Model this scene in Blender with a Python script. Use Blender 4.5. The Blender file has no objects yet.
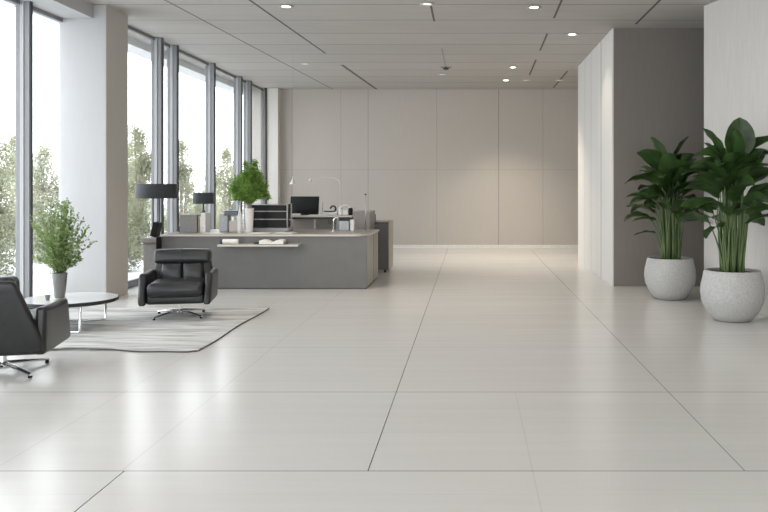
import bpy, bmesh, math, random
from mathutils import Vector, Matrix
PI = math.pi
S = bpy.context.scene
C = S.collection
random.seed(7)
H = 3.77          # ceiling height
YB = 19.0         # back wall

# ------------------------------------------------------------------ materials
class NT:
    def __init__(s, name):
        s.m = bpy.data.materials.new(name); s.m.use_nodes = True
        s.t = s.m.node_tree; s.b = s.t.nodes['Principled BSDF']
        s.co = s.t.nodes.new('ShaderNodeTexCoord')
    def n(s, typ, **kw):
        nd = s.t.nodes.new(typ)
        for k, v in kw.items(): setattr(nd, k, v)
        return nd
    def link(s, a, b): s.t.links.new(a, b)
    def math(s, op, a, b=None, c=None, clamp=False):
        nd = s.n('ShaderNodeMath', operation=op); nd.use_clamp = clamp
        for i, v in enumerate((a, b, c)):
            if v is None: continue
            if isinstance(v, (int, float)): nd.inputs[i].default_value = v
            else: s.link(v, nd.inputs[i])
        return nd.outputs[0]
    def xyz(s, out='Object'):
        sp = s.n('ShaderNodeSeparateXYZ'); s.link(s.co.outputs[out], sp.inputs[0])
        return sp.outputs
    def noise(s, scale=(1, 1, 1), sc=5, detail=3, rough=.5):
        mp = s.n('ShaderNodeMapping'); mp.inputs['Scale'].default_value = scale
        s.link(s.co.outputs['Object'], mp.inputs[0])
        nz = s.n('ShaderNodeTexNoise'); nz.inputs['Scale'].default_value = sc
        nz.inputs['Detail'].default_value = detail; nz.inputs['Roughness'].default_value = rough
        s.link(mp.outputs[0], nz.inputs['Vector'])
        return nz.outputs['Fac']
    def mix(s, f, a, b):
        mx = s.n('ShaderNodeMix', data_type='RGBA')
        for i, v in ((0, f), (6, a), (7, b)):
            if isinstance(v, (int, float)): mx.inputs[i].default_value = v
            elif isinstance(v, tuple): mx.inputs[i].default_value = (*v, 1)
            else: s.link(v, mx.inputs[i])
        return mx.outputs[2]
    def ramp(s, f, a, b):
        mr = s.n('ShaderNodeMapRange'); s.link(f, mr.inputs[0])
        mr.inputs[1].default_value = a; mr.inputs[2].default_value = b
        return mr.outputs[0]
    def bump(s, h, strength=.1, dist=.01):
        bp = s.n('ShaderNodeBump'); bp.inputs['Strength'].default_value = strength
        bp.inputs['Distance'].default_value = dist
        s.link(h, bp.inputs['Height']); s.link(bp.outputs[0], s.b.inputs['Normal'])
    def line(s, v, p, w): return s.math('COMPARE', v, p, w)

def M(name, col, rough=.5, metal=0, scale=(1, 1, 1), sc=30, amt=.08, bump=0, spec=None, emit=None):
    k = NT(name); f = k.ramp(k.noise(scale, sc), .3, .7)
    d = tuple(max(0, c * (1 - amt)) for c in col); l = tuple(min(1, c * (1 + amt)) for c in col)
    k.link(k.mix(f, d, l), k.b.inputs['Base Color'])
    k.b.inputs['Roughness'].default_value = rough; k.b.inputs['Metallic'].default_value = metal
    if spec is not None: k.b.inputs['Specular IOR Level'].default_value = spec
    if bump: k.bump(f, bump, .005)
    if emit:
        k.b.inputs['Emission Color'].default_value = (*emit[0], 1); k.b.inputs['Emission Strength'].default_value = emit[1]
    return k.m

def floor_mat():
    k = NT('floor_pale_planks'); x, y, z = k.xyz()
    streak = k.ramp(k.noise((.35, 6, 1), 1.6, 3, .5), .3, .7)
    cloud = k.ramp(k.noise((.35, .8, 1), 1.0, 3), .3, .7)
    diag = k.ramp(k.noise((1.5, 14, 1), 1.5, 4, .65), .35, .65)
    c = k.mix(streak, (.590, .581, .566), (.612, .603, .589))
    c = k.mix(k.math('MULTIPLY', cloud, .3), c, (.635, .622, .602))
    c = k.mix(k.math('MULTIPLY', diag, .13), c, (.54, .525, .50))
    # planks: small tone step per plank
    pl = k.math('DIVIDE', k.math('SUBTRACT', y, 4.085), .3146)
    wn = k.n('ShaderNodeTexWhiteNoise', noise_dimensions='1D'); k.link(k.math('FLOOR', pl), wn.inputs['W'])
    c = k.mix(k.math('MULTIPLY', wn.outputs['Value'], .10), c, (.46, .45, .43))
    frp = k.math('FRACT', k.math('ADD', pl, .5))
    plank = k.math('MULTIPLY', k.line(frp, .5, .0055), .14)
    fr = k.math('FRACT', k.math('ADD', k.math('DIVIDE', k.math('SUBTRACT', y, 4.085), 1.573), .5))
    rows = k.math('MULTIPLY', k.line(fr, .5, .0026), k.math('ADD', .25, k.math('MULTIPLY', k.math('LESS_THAN', y, 6), .6)))
    far = k.math('GREATER_THAN', y, 4.085); near = k.math('LESS_THAN', y, 4.085)
    l1 = k.math('MULTIPLY', k.line(x, -.521, .0028), far)
    l2 = k.math('MULTIPLY', k.math('MULTIPLY', k.line(x, 1.404, .0028), far), .7)
    l3 = k.math('MULTIPLY', k.line(x, -1.765, .0035), near)
    l4 = k.math('MULTIPLY', k.line(x, .32, .003), k.math('MULTIPLY', k.math('LESS_THAN', y, 5.658), .13))
    l5 = k.math('MULTIPLY', k.line(x, -1.78, .003), k.math('MULTIPLY', far, .22))
    l6 = k.math('MULTIPLY', k.math('MAXIMUM', k.line(x, 3.33, .003), k.line(x, -2.446, .003)), .2)
    msk = plank
    for l in (rows, l1, l2, l3, l4, l5, l6): msk = k.math('MAXIMUM', msk, l)
    c = k.mix(msk, c, (.06, .058, .055))
    k.link(c, k.b.inputs['Base Color'])
    k.link(k.math('ADD', .215, k.math('MULTIPLY', streak, .025)), k.b.inputs['Roughness'])
    k.b.inputs['Specular IOR Level'].default_value = .5
    k.bump(k.math('SUBTRACT', k.math('MULTIPLY', diag, .1), msk), .02, .002)
    return k.m

def ceiling_mat():
    k = NT('ceiling_boards'); x, y, z = k.xyz()
    f = k.ramp(k.noise((.6, 6, 1), 2.5, 4, .6), .3, .7)
    g = k.ramp(k.noise((1, 1, 1), 1.1, 3), .3, .7)
    c = k.mix(f, (.425, .405, .38), (.475, .455, .43))
    c = k.mix(k.math('MULTIPLY', g, .25), c, (.38, .36, .335))
    pl = k.math('DIVIDE', k.math('SUBTRACT', y, 11.12), .95)
    wn = k.n('ShaderNodeTexWhiteNoise', noise_dimensions='1D'); k.link(k.math('FLOOR', pl), wn.inputs['W'])
    c = k.mix(k.math('MULTIPLY', wn.outputs['Value'], .22), c, (.34, .325, .30))
    fr = k.math('FRACT', k.math('ADD', pl, .5))
    msk = k.math('MULTIPLY', k.line(fr, .5, .012), .7)
    def seg(a, b, y0, y1, w, s):
        v = k.math('SUBTRACT', x, k.math('MULTIPLY', y, b))
        return k.math('MULTIPLY', k.math('MULTIPLY', k.line(v, a, w), s),
                      k.math('MULTIPLY', k.math('GREATER_THAN', y, y0), k.math('LESS_THAN', y, y1)))
    for s_ in (seg(-3.30, .057, -9, 13.9, .016, .95), seg(-3.30, .057, 15.2, 19, .03, .9), seg(-4.36, .058, -9, 19, .013, .85), seg(-.50, 0, 10.1, 11.2, .014, .9),
               seg(-.47, 0, 13.4, 15.4, .010, .45), seg(1.0, .014, 9.2, 11.0, .014, .9), seg(1.0, .014, 12.1, 13.6, .014, .9),
               seg(1.0, .014, 14.6, 16.6, .016, .9), seg(2.36, 0, 9.5, 11.4, .016, .95), seg(1.95, 0, 16, 18.7, .02, .8)):
        msk = k.math('MAXIMUM', msk, s_)
    c = k.mix(msk, c, (.05, .048, .045))
    k.link(c, k.b.inputs['Base Color']); k.b.inputs['Roughness'].default_value = .75
    return k.m

def wall_mat(name, col, axis, seams=(), zseam=None, amt=.05, sw=.008, dark=.45):
    k = NT(name); x, y, z = k.xyz()
    f = k.ramp(k.noise((30, 30, .6), 4, 3, .6), .3, .7)
    g = k.ramp(k.noise((1, 1, 2), 45, 2), .3, .7)
    h = k.ramp(k.noise((.6, .6, .4), 1.5, 2), .3, .7)
    c = k.mix(f, tuple(v * (1 - amt) for v in col), tuple(v * (1 + amt) for v in col))
    c = k.mix(k.math('MULTIPLY', g, .25), c, tuple(v * (1 - amt * 1.8) for v in col))
    c = k.mix(k.math('MULTIPLY', h, .2), c, tuple(v * (1 + amt) for v in col))
    v = {'x': x, 'y': y}[axis]; msk = None
    for s_ in seams:
        p, st = s_ if isinstance(s_, tuple) else (s_, dark)
        l = k.math('MULTIPLY', k.line(v, p, sw), st)
        msk = l if msk is None else k.math('MAXIMUM', msk, l)
    if zseam is not None: msk = k.math('MAXIMUM', msk, k.math('MULTIPLY', k.line(z, zseam, .008), .18))
    if msk is not None: c = k.mix(msk, c, tuple(v_ * .25 for v_ in col))
    k.link(c, k.b.inputs['Base Color']); k.b.inputs['Roughness'].default_value = .7
    k.bump(f, .12, .004)
    return k.m

def rug_mat():
    k = NT('rug_weave'); x, y, z = k.xyz()
    w = k.noise((1.2, 16, 1), 1.3, 5, .65)
    a = k.ramp(w, .36, .66)
    b = k.ramp(k.noise((.5, 3.0, 1), 1.6, 3), .4, .62)
    c = k.mix(a, (.20, .20, .197), (.72, .72, .71))
    c = k.mix(k.math('MULTIPLY', b, .5), c, (.74, .74, .73))
    k.link(c, k.b.inputs['Base Color']); k.b.inputs['Roughness'].default_value = .95
    k.b.inputs['Specular IOR Level'].default_value = .1
    k.bump(k.noise((1, 1, 1), 160, 2), .5, .01)
    return k.m

def glass_mat():
    k = NT('window_glass'); t = k.t; out = t.nodes['Material Output']
    tr = k.n('ShaderNodeBsdfTransparent'); tr.inputs[0].default_value = (.97, .98, .98, 1)
    gl = k.n('ShaderNodeBsdfGlossy'); gl.inputs['Roughness'].default_value = .02; gl.inputs[0].default_value = (.9, .93, .95, 1)
    mx = k.n('ShaderNodeMixShader')
    f = k.math('MULTIPLY', k.noise((1, 1, 1), .7, 1), .12)
    k.link(f, mx.inputs[0]); k.link(tr.outputs[0], mx.inputs[1]); k.link(gl.outputs[0], mx.inputs[2])
    k.link(mx.outputs[0], out.inputs['Surface'])
    return k.m

def leaf_mat(name, a, b, rough=.45, trans=.0, sc=6, spec=.4):
    k = NT(name); x, y, z = k.xyz()
    f = k.ramp(k.noise((1, 1, 1), sc, 3), .3, .7)
    k.link(k.mix(f, a, b), k.b.inputs['Base Color']); k.b.inputs['Roughness'].default_value = rough
    k.b.inputs['Specular IOR Level'].default_value = spec
    if trans:
        out = k.t.nodes['Material Output']
        tl = k.n('ShaderNodeBsdfTranslucent'); k.link(k.mix(f, a, b), tl.inputs[0])
        mx = k.n('ShaderNodeMixShader'); mx.inputs[0].default_value = trans
        k.link(k.b.outputs[0], mx.inputs[1]); k.link(tl.outputs[0], mx.inputs[2]); k.link(mx.outputs[0], out.inputs['Surface'])
    return k.m

m_floor = floor_mat(); m_ceil = ceiling_mat(); m_rug = rug_mat(); m_glass = glass_mat()
sx = YB / 19.33
m_back = wall_mat('back_wall_panels', (.50, .462, .42), 'x', [-4.23, (-3.07, .25), -2.42, (-.79, .3), (.68, .6), (1.73, .3)], 1.86)
m_side = wall_mat('white_panels', (.68, .67, .65), 'y', [(12.7, .95), (13.1, .2), (13.75, .45), (14.5, .35)], sw=.02)
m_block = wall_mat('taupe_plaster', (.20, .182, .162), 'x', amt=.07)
m_angle = wall_mat('fluted_white_wall', (.56, .545, .52), 'x', amt=.10)
m_pillar = wall_mat('pillar_plaster', (.45, .452, .455), 'x', amt=.04)
m_pilaster = wall_mat('pilaster_white', (.66, .64, .60), 'x', amt=.03)
m_base = M('baseboard_white', (.74, .72, .68), .5)
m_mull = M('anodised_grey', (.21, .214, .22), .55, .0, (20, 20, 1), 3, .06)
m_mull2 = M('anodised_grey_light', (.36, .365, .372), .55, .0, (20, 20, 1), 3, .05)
m_gasket = M('dark_gasket', (.045, .047, .05), .5)
m_leather = M('black_leather', (.012, .0122, .013), .34, 0, (1, 1, 1), 60, .25, .12, .5)
m_leather2 = M('charcoal_leather', (.022, .0225, .024), .33, 0, (1, 1, 1), 60, .2, .12, .5)
m_armside = M('grey_leather_side', (.075, .073, .07), .42, 0, (1, 1, 1), 80, .2, .15, .5)
m_seam = M('leather_seam', (.012, .012, .013), .5)
m_chrome = M('polished_chrome', (.88, .88, .89), .15, 1, amt=.03)
m_steel = M('brushed_steel', (.45, .45, .46), .3, 1, amt=.05)
m_rail = M('satin_rail', (.5, .5, .5), .4, .3, amt=.03)
m_black = M('black_plastic', (.007, .007, .008), .45, spec=.25)
m_screen = M('screen_black', (.008, .009, .010), .3, spec=.3)
m_shade = M('graphite_shade', (.040, .044, .050), .65, 0, amt=.12)
m_tabletop = M('white_gloss_top', (.66, .67, .68), .12, 0, (1, 1, 1), 3, .03)
m_edge = M('black_edge', (.02, .02, .022), .35)
m_desk = M('desk_grey_laminate', (.14, .14, .136), .5, 0, (1, 1, 1), 5, .04)
m_beige = M('desk_beige_laminate', (.38, .345, .305), .5, 0, (1, 1, 1), 3, .02)
m_worktop = M('cream_worktop', (.56, .52, .46), .35, 0, (1, 1, 1), 6, .015)
m_taupe = M('taupe_laminate', (.27, .25, .23), .5, 0, amt=.05)
m_grey = M('mid_grey_card', (.27, .265, .26), .6)
m_pale = M('pale_blue_grey', (.42, .45, .48), .45)
m_slate = M('slate_plastic', (.12, .13, .15), .4)
m_white = M('white_plastic', (.75, .74, .72), .4)
m_paper = M('white_paper', (.78, .77, .74), .8)
m_book = M('tan_card', (.45, .36, .25), .7)
m_ceramic = M('white_ceramic', (.72, .70, .67), .3)
m_pot = M('speckled_concrete', (.42, .42, .415), .6, 0, (1, 1, 1), 55, .14, .25)
m_soil = M('dark_soil', (.02, .016, .012), .95, 0, (1, 1, 1), 60, .5, .5)
m_vase = M('smoky_grey_vase', (.19, .185, .18), .15, .3, (1, 1, 1), 9, .1)
m_bop = leaf_mat('broad_leaf_green', (.012, .030, .007), (.046, .098, .024), .36, .08, 5, .4)
m_midrib = leaf_mat('midrib_green', (.04, .09, .025), (.07, .13, .04), .5, 0, 5)
m_bopstem = leaf_mat('stem_green', (.06, .10, .035), (.13, .19, .07), .5, 0, 5)
m_bush = leaf_mat('bright_bush_green', (.10, .22, .03), (.30, .46, .11), .55, .45, 14)
m_sprig = leaf_mat('sprig_green', (.13, .20, .06), (.32, .41, .18), .6, .35, 9)
m_tree = leaf_mat('outside_hazed_olive', (.20, .21, .13), (.44, .45, .33), .8, .5, 2, .1)  # leaf colours paled to stand in for outdoor haze
m_tree2 = leaf_mat('outside_hazed_pale', (.27, .28, .19), (.54, .55, .43), .8, .5, 2, .1)  # paler still, haze painted into the leaves
m_bark = M('pale_bark', (.25, .22, .18), .9)
m_snow = M('snow_ground', (.75, .76, .78), .9, 0, (1, 1, 1), .8, .08)
m_lampglow = M('downlight_glow', (.9, .88, .82), .5, emit=((1, .93, .80), 2.2))
m_lampdim = M('downlight_dim', (.6, .58, .54), .5, emit=((1, .93, .80), .35))
m_ring = M('downlight_ring', (.5, .49, .47), .4)

# ------------------------------------------------------------------ mesh helpers
class MB:
    def __init__(s): s.bm = bmesh.new(); s.xf = Matrix.Identity(4)
    def v(s, p): return s.bm.verts.new(s.xf @ Vector(p))
    def box(s, x0, x1, y0, y1, z0, z1):
        v = [s.v((x, y, z)) for z in (z0, z1) for y in (y0, y1) for x in (x0, x1)]
        for f in ((0, 2, 3, 1), (4, 5, 7, 6), (0, 1, 5, 4), (2, 6, 7, 3), (0, 4, 6, 2), (1, 3, 7, 5)):
            s.bm.faces.new([v[i] for i in f])
        return s
    def rbox(s, x0, x1, y0, y1, z0, z1, r=.02, puff=(0, 0, 0), n=9, fn=None):
        """rounded box with optional bulge; fn warps points"""
        c = Vector(((x0 + x1) / 2, (y0 + y1) / 2, (z0 + z1) / 2)); h = Vector((abs(x1 - x0) / 2, abs(y1 - y0) / 2, abs(z1 - z0) / 2))
        r = min(r, min(h) * .999)
        def ticks(hh):
            a = [-hh + r * (1 - math.cos(t * PI / 8)) * 1.0 for t in range(0, 5)]
            mid = [(-hh + r) + (2 * hh - 2 * r) * i / n for i in range(1, n)]
            b = [-q for q in reversed(a)]
            return a + mid + b
        T = [ticks(h[i]) for i in range(3)]; cache = {}
        def vert(i, j, k):
            key = (i, j, k)
            if key in cache: return cache[key]
            p = Vector((T[0][i], T[1][j], T[2][k]))
            q = Vector([max(-(h[a] - r), min(h[a] - r, p[a])) for a in range(3)])
            d = p - q
            if d.length > 1e-9: p = q + d.normalized() * r
            u = [p[a] / h[a] for a in range(3)]
            for a in range(3):
                o = [b for b in range(3) if b != a]
                p[a] += puff[a] * (u[a]) * (1 - u[o[0]] ** 2) * (1 - u[o[1]] ** 2)
            p = p + c
            if fn: p = Vector(fn(p))
            cache[key] = s.v(p); return cache[key]
        N = [len(t) - 1 for t in T]
        for a in range(3):
            b, d = [(1, 2), (2, 0), (0, 1)][a]
            for side in (0, N[a]):
                for i in range(N[b]):
                    for j in range(N[d]):
                        q = []
                        for (ii, jj) in ((i, j), (i + 1, j), (i + 1, j + 1), (i, j + 1)):
                            idx = [0, 0, 0]; idx[a] = side; idx[b] = ii; idx[d] = jj; q.append(vert(*idx))
                        if side == 0: q.reverse()
                        try: s.bm.faces.new(q)
                        except ValueError: pass
        return s
    def lathe(s, prof, c=(0, 0, 0), n=40, cap=True):
        rings = []
        for r, z in prof:
            rings.append([s.v((c[0] + r * math.cos(2 * PI * i / n), c[1] + r * math.sin(2 * PI * i / n), c[2] + z)) for i in range(n)])
        for a, b in zip(rings, rings[1:]):
            for i in range(n): s.bm.faces.new((a[i], a[(i + 1) % n], b[(i + 1) % n], b[i]))
        if cap:
            s.bm.faces.new(list(reversed(rings[0]))); s.bm.faces.new(rings[-1])
        return s
    def tube(s, pts, r, n=8, closed=False, r2=None):
        pts = [Vector(p) for p in pts]; rings = []; N = len(pts)
        up = None
        for i, p in enumerate(pts):
            if closed: t = (pts[(i + 1) % N] - pts[i - 1]).normalized()
            else: t = (pts[min(i + 1, N - 1)] - pts[max(i - 1, 0)]).normalized()
            if up is None:
                up = Vector((0, 0, 1)) if abs(t.z) < .9 else Vector((1, 0, 0))
            a = t.cross(up).normalized(); b = a.cross(t).normalized(); up = b
            rr = r if r2 is None else r + (r2 - r) * i / (N - 1)
            rings.append([s.v(p + a * rr * math.cos(2 * PI * k / n) + b * rr * math.sin(2 * PI * k / n)) for k in range(n)])
        rng = range(N) if closed else range(N - 1)
        for i in rng:
            a, b = rings[i], rings[(i + 1) % N]
            for k in range(n): s.bm.faces.new((a[k], a[(k + 1) % n], b[(k + 1) % n], b[k]))
        if not closed:
            s.bm.faces.new(list(reversed(rings[0]))); s.bm.faces.new(rings[-1])
        return s
    def prism(s, poly, z0, z1):
        a = [s.v((x, y, z0)) for x, y in poly]; b = [s.v((x, y, z1)) for x, y in poly]; n = len(a)
        s.bm.faces.new(list(reversed(a))); s.bm.faces.new(b)
        for i in range(n): s.bm.faces.new((a[i], a[(i + 1) % n], b[(i + 1) % n], b[i]))
        return s
    def build(s, name, mat, parent=None, smooth=None, bevel=0, kind=None):
        bmesh.ops.recalc_face_normals(s.bm, faces=s.bm.faces[:])
        me = bpy.data.meshes.new(name); s.bm.to_mesh(me); s.bm.free()
        me.materials.append(mat)
        if smooth: 
            for p in me.polygons: p.use_smooth = True
        o = bpy.data.objects.new(name, me); C.objects.link(o)
        if parent: o.parent = parent
        if bevel:
            b = o.modifiers.new('b', 'BEVEL'); b.width = bevel; b.segments = 2; b.limit_method = 'ANGLE'
        if smooth == 'angle' or (smooth and smooth is not True):
            try: me.set_sharp_from_angle(angle=math.radians(40))
            except Exception: pass
        if kind: o['kind'] = kind
        return o

def thing(name, label, cat, loc=(0, 0, 0), rz=0, group=None):
    o = bpy.data.objects.new(name, None); C.objects.link(o); o.empty_display_size = .1
    o.location = loc; o.rotation_euler = (0, 0, rz); tag(o, label, cat, group); return o
def tag(o, label, cat, group=None):
    o['label'] = label; o['category'] = cat
    if group: o['group'] = group
    return o
def dup(root, loc, rz, label):
    r = root.copy(); C.objects.link(r); r.location = loc; r.rotation_euler = (0, 0, rz); r['label'] = label
    for ch in list(root.children):
        c = ch.copy(); C.objects.link(c); c.parent = r
        for g in ch.children:
            d = g.copy(); C.objects.link(d); d.parent = c
    return r
def struct(name, mb, mat, parent=None, **k):
    o = mb.build(name, mat, parent, **k)
    if not parent: o['kind'] = 'structure'
    return o
def bez(p0, p1, p2, n):
    p0, p1, p2 = map(Vector, (p0, p1, p2))
    return [p0 * (1 - t) ** 2 + p1 * 2 * t * (1 - t) + p2 * t * t for t in [i / n for i in range(n + 1)]]

# ------------------------------------------------------------------ room shell
YF = -4.5
struct('floor', MB().box(-5.3, 4.6, YF, YB + .1, -.12, 0), m_floor)
struct('ceiling', MB().box(-5.3, 4.6, YF, YB + .1, H, H + .15), m_ceil)
struct('wall_back', MB().box(-5.3, 4.6, YB, YB + .2, 0, H), m_back)
struct('baseboard_back', MB().box(-4.55, 4.5, YB - .02, YB, 0, .075), m_base)
struct('wall_left', MB().box(-4.76, -4.50, 18.75, YB, 0, H), m_pilaster)
struct('wall_far_right', MB().box(4.5, 4.65, YF, YB, 0, H), m_side)
struct('wall_right_partition', MB().box(2.08, 4.5, 11.7, 15.4, 0, H), m_side)
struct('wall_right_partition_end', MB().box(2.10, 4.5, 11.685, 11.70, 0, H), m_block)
w = MB(); w.prism([(3.0, 10.26), (3.42, 8.8), (3.62, 8.8), (3.2, 10.4)], 0, H)
struct('wall_right_angled', w, m_angle)
struct('wall_right', MB().box(3.42, 3.6, YF, 8.8, 0, H), m_angle)
w = MB(); w.box(-5.3, 4.6, YF - .2, YF, 2.9, H); w.box(-5.3, 4.6, YF - .2, YF, 0, .12)
for x in (-5.25, -2.8, -.4, 2.0, 4.4): w.box(x - .06, x + .06, YF - .2, YF, .12, 2.9)
struct('wall_front', w, m_pillar)
struct('pillar', MB().box(-5.24, -4.652, 10.2, 10.85, 0, H), m_pillar)
struct('pillar_side_shade', MB().box(-4.652, -4.64, 10.203, 10.85, 0, H), wall_mat('pillar_shade_tone', (.50, .47, .435), 'y', amt=.05))  # the pillar side's shaded tone, put into the colour of a thin sheet
# lowered beam over the near windows
struct('beam', MB().box(-5.3, -4.80, YF, 10.2, 3.60, H), m_pillar)
struct('soffit', MB().box(-5.6, -5.26, YF, YB + .2, 3.66, 3.85), M('outer_soffit', (.7, .7, .7), .7))

# windows -----------------------------------------------------------
wn = [0]
def window(X, y0, y1, ztop, inner, mull_at_far=True, mw=.09):
    wn[0] += 1
    w = MB(); t = .028
    w.box(X - t, X + t, y0, y1, 0, .10); w.box(X - t, X + t, y0, y1, ztop - .05, ztop)
    w.box(X - t, X + t, y0, y0 + .035, .10, ztop - .05); y1 != 10.2 and w.box(X - t, X + t, y1 - .035, y1, .10, ztop - .05)
    o = struct('window_%d' % wn[0], w, m_mull)
    MB().box(X - .008, X + .008, y0 + .035, y1 - .035, .10, ztop - .05).build('pane', m_glass, o)
    if mull_at_far:
        m = MB(); d = inner - X
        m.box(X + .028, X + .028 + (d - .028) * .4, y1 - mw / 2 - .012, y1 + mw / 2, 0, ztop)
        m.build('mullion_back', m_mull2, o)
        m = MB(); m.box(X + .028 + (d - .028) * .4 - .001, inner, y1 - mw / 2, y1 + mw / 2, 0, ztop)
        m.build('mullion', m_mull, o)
        MB().box(inner, inner + .014, y1 - mw / 2 + .01, y1 + mw / 2 - .01, 0, ztop).build('gasket', m_gasket, o)
    return o
ys = [YF, -1.3, 1.35, 4.0, 6.63, 9.27, 10.2]
for a, b in zip(ys, ys[1:]): window(-5.22, a, b, 3.60, -5.09, b != 10.2, .06)
ys = [10.85, 12.45, 13.1, 15.0, 16.78, 17.5, 18.95]
for a, b in zip(ys, ys[1:]): window(-4.92, a, b, H, -4.79, b != 18.95, .08)
struct('trim_1', MB().box(-4.80, -4.765, 18.70, 18.99, 0, H), m_gasket)

# outside ----------------------------------------------------------------
struct('ground', MB().box(-60, -5.3, -25, 70, -.2, -.08), m_snow)
def leaf_cloud(mb, blobs, n, size, rnd, asp=.5):
    tot = sum(b[3] ** 2 for b in blobs)
    for bx, by, bz, r, zr in blobs:
        for _ in range(int(n * r * r / tot)):
            d = Vector((rnd.gauss(0, 1), rnd.gauss(0, 1), rnd.gauss(0, 1))).normalized() * (rnd.random() ** .6 * rnd.uniform(.75, 1.12))
            p = Vector((bx + d.x * r, by + d.y * r, bz + d.z * zr))
            a = Vector((rnd.gauss(0, 1), rnd.gauss(0, 1), rnd.gauss(0, .7))).normalized()
            b = a.cross(Vector((rnd.gauss(0, 1), rnd.gauss(0, 1), rnd.gauss(0, 1)))).normalized()
            s = size * rnd.uniform(.6, 1.3)
            mb.bm.faces.new([mb.bm.verts.new(q) for q in (p - a * s, p + b * s * asp, p + a * s, p - b * s * asp)])
def tree_proto(seed, h, w, mat, n, label, size=.05):
    rnd = random.Random(seed)
    root = thing('garden_tree', label, 'tree', group='pale trees outside the windows')
    blobs = []
    for i in range(46):
        t = rnd.random(); z = h * (.06 + .90 * t); rad = w * (1 - t ** 1.6) * .75 + .08
        a = rnd.random() * 2 * PI; q = rad * rnd.uniform(.2, 1)
        r = rnd.uniform(.16, .36) * (1.3 - .75 * t)
        blobs.append((q * math.cos(a), q * math.sin(a), z, r, r * rnd.uniform(1.0, 1.7)))
    t = MB()
    for i in range(9):
        b = blobs[i * 2]
        t.tube(bez((rnd.uniform(-.08, .08), rnd.uniform(-.08, .08), -.1), (b[0] * .3, b[1] * .3, b[2] * .6), (b[0], b[1], b[2] + .2), 6), .022, 5, r2=.006)
    t.build('trunk', m_bark, root)
    f = MB(); leaf_cloud(f, blobs, n, size, rnd, .45); f.build('foliage', mat, root)
    return root
tA = tree_proto(1, 2.5, .75, m_tree, 11000, '', .032)
tB = tree_proto(2, 2.2, .8, m_tree2, 11000, '', .032)
tC = tree_proto(3, 2.9, .62, m_tree, 10000, '', .032)
spots = [(tA, -8.35, 13.9, 1.0, 'pale olive tree outside at the far left edge of the photo'),
         (tB, -8.75, 16.4, 1.1, 'pale olive tree outside between the grey mullion and the white pillar'),
         (tC, -7.15, 17.2, 1.0, 'olive tree outside the first pane right of the pillar, behind the large lamp'),
         (tA, -6.35, 14.3, .62, 'low olive bush outside, close to the glass right of the white pillar'),
         (tC, -7.2, 20.0, .95, 'slim olive tree outside just right of the large lamp shade'),
         (tB, -6.9, 21.2, .70, 'low pale bush outside behind the small desk lamp'),
         (tB, -6.35, 18.6, .62, 'low pale bush outside between the two lamps, close to the glass'),
         (tA, -6.2, 12.6, .55, 'low olive bush outside, partly hidden by the white pillar'),
         (tA, -7.35, 24.3, 1.1, 'pale tree outside left of the bright green desk plant'),
         (tB, -6.8, 26.5, 1.0, 'pale tree outside directly behind the bright green desk plant'),
         (tB, -12.0, 21.0, 1.35, 'hazy distant tree outside at the far left window'),
         (tC, -10.3, 23.5, 1.3, 'tall hazy distant tree beside the white pillar, left side'),
         (tA, -11.0, 26.5, 1.25, 'hazy distant tree outside in the first pane right of the pillar'),
         (tB, -9.4, 29.0, 1.1, 'hazy distant tree outside between the two lamp shades')]
used = set()
for i, (p, x, y, s, lab) in enumerate(spots):
    if p.name in used: o = dup(p, (x, y, -.08), i * 1.3, lab)
    else: used.add(p.name); o = p; o.location = (x, y, -.08); o['label'] = lab
    o.scale = (s, s, s)

# ------------------------------------------------------------------ downlights
def px(x, y, Y): return ((x - 470) / 800 * Y, 1.45 - (y - 187) / 800 * Y)
hd = H - 1.45
def downlight(x, y, bright, label):
    Y = hd * 800 / (187 - y); X = (x - 470) / 800 * Y
    t = thing('recessed_downlight', label, 'ceiling light', (X, Y, H), group='recessed ceiling downlights')
    prof = [(.045, -.002), (.085, -.002), (.095, -.010), (.060, -.012), (.052, -.004)]
    MB().lathe(prof, n=28, cap=False).build('ring', m_ring, t, smooth=True)
    MB().lathe([(.001, -.006), (.054, -.006)], n=24).build('diffuser', m_lampglow if bright else m_lampdim, t)
    if bright:
        l = bpy.data.lights.new('spot', 'SPOT'); l.energy = (25 if x == 572 else 70) if Y < 14 else 170; l.spot_size = math.radians(105); l.spot_blend = .9; l.shadow_soft_size = .06
        l.color = (1, .88, .72)
        o = bpy.data.objects.new('spot_lamp', l); C.objects.link(o); o.location = (X, Y, H - .03)
for a in ((286, 6, 1, 'bright recessed downlight, leftmost and nearest in the ceiling'),
          (534, 7, 1, 'bright recessed downlight at the top centre, nearest of the right-hand row'),
          (572, 34, 1, 'bright recessed downlight nearest to the white partition wall'),
          (513, 67, 1, 'small bright downlight, right of the dark ceiling fixture'),
          (506, 80, 1, 'small bright downlight closest to the back wall, left of two dim ones'),
          (526, 80, 0, 'dim downlight near the back wall, second in its row'),
          (559, 80, 0, 'dim downlight near the back wall beside the white partition corner'),
          (305, 63.5, 0, 'dim downlight on the left part of the ceiling over the desk'),
          (442, 74, 0, 'dim downlight just behind the dark ceiling fixture'),
          (427, 3.5, 0, 'dim downlight beside the short dark ceiling joint at the top')):
    downlight(*a)
Y = hd * 800 / (187 - 67); X = (446 - 470) / 800 * Y
t = thing('smoke_detector', 'small dark ceiling fixture hanging by the middle of the ceiling', 'detector', (X, Y, H))
MB().lathe([(.05, 0), (.06, -.03), (.045, -.05), (.01, -.055)], n=24).build('housing', m_gasket, t, smooth=True)
MB().rbox(-.10, .10, -.05, .05, -.022, -.001, .008).build('base_plate', m_taupe, t)

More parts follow.
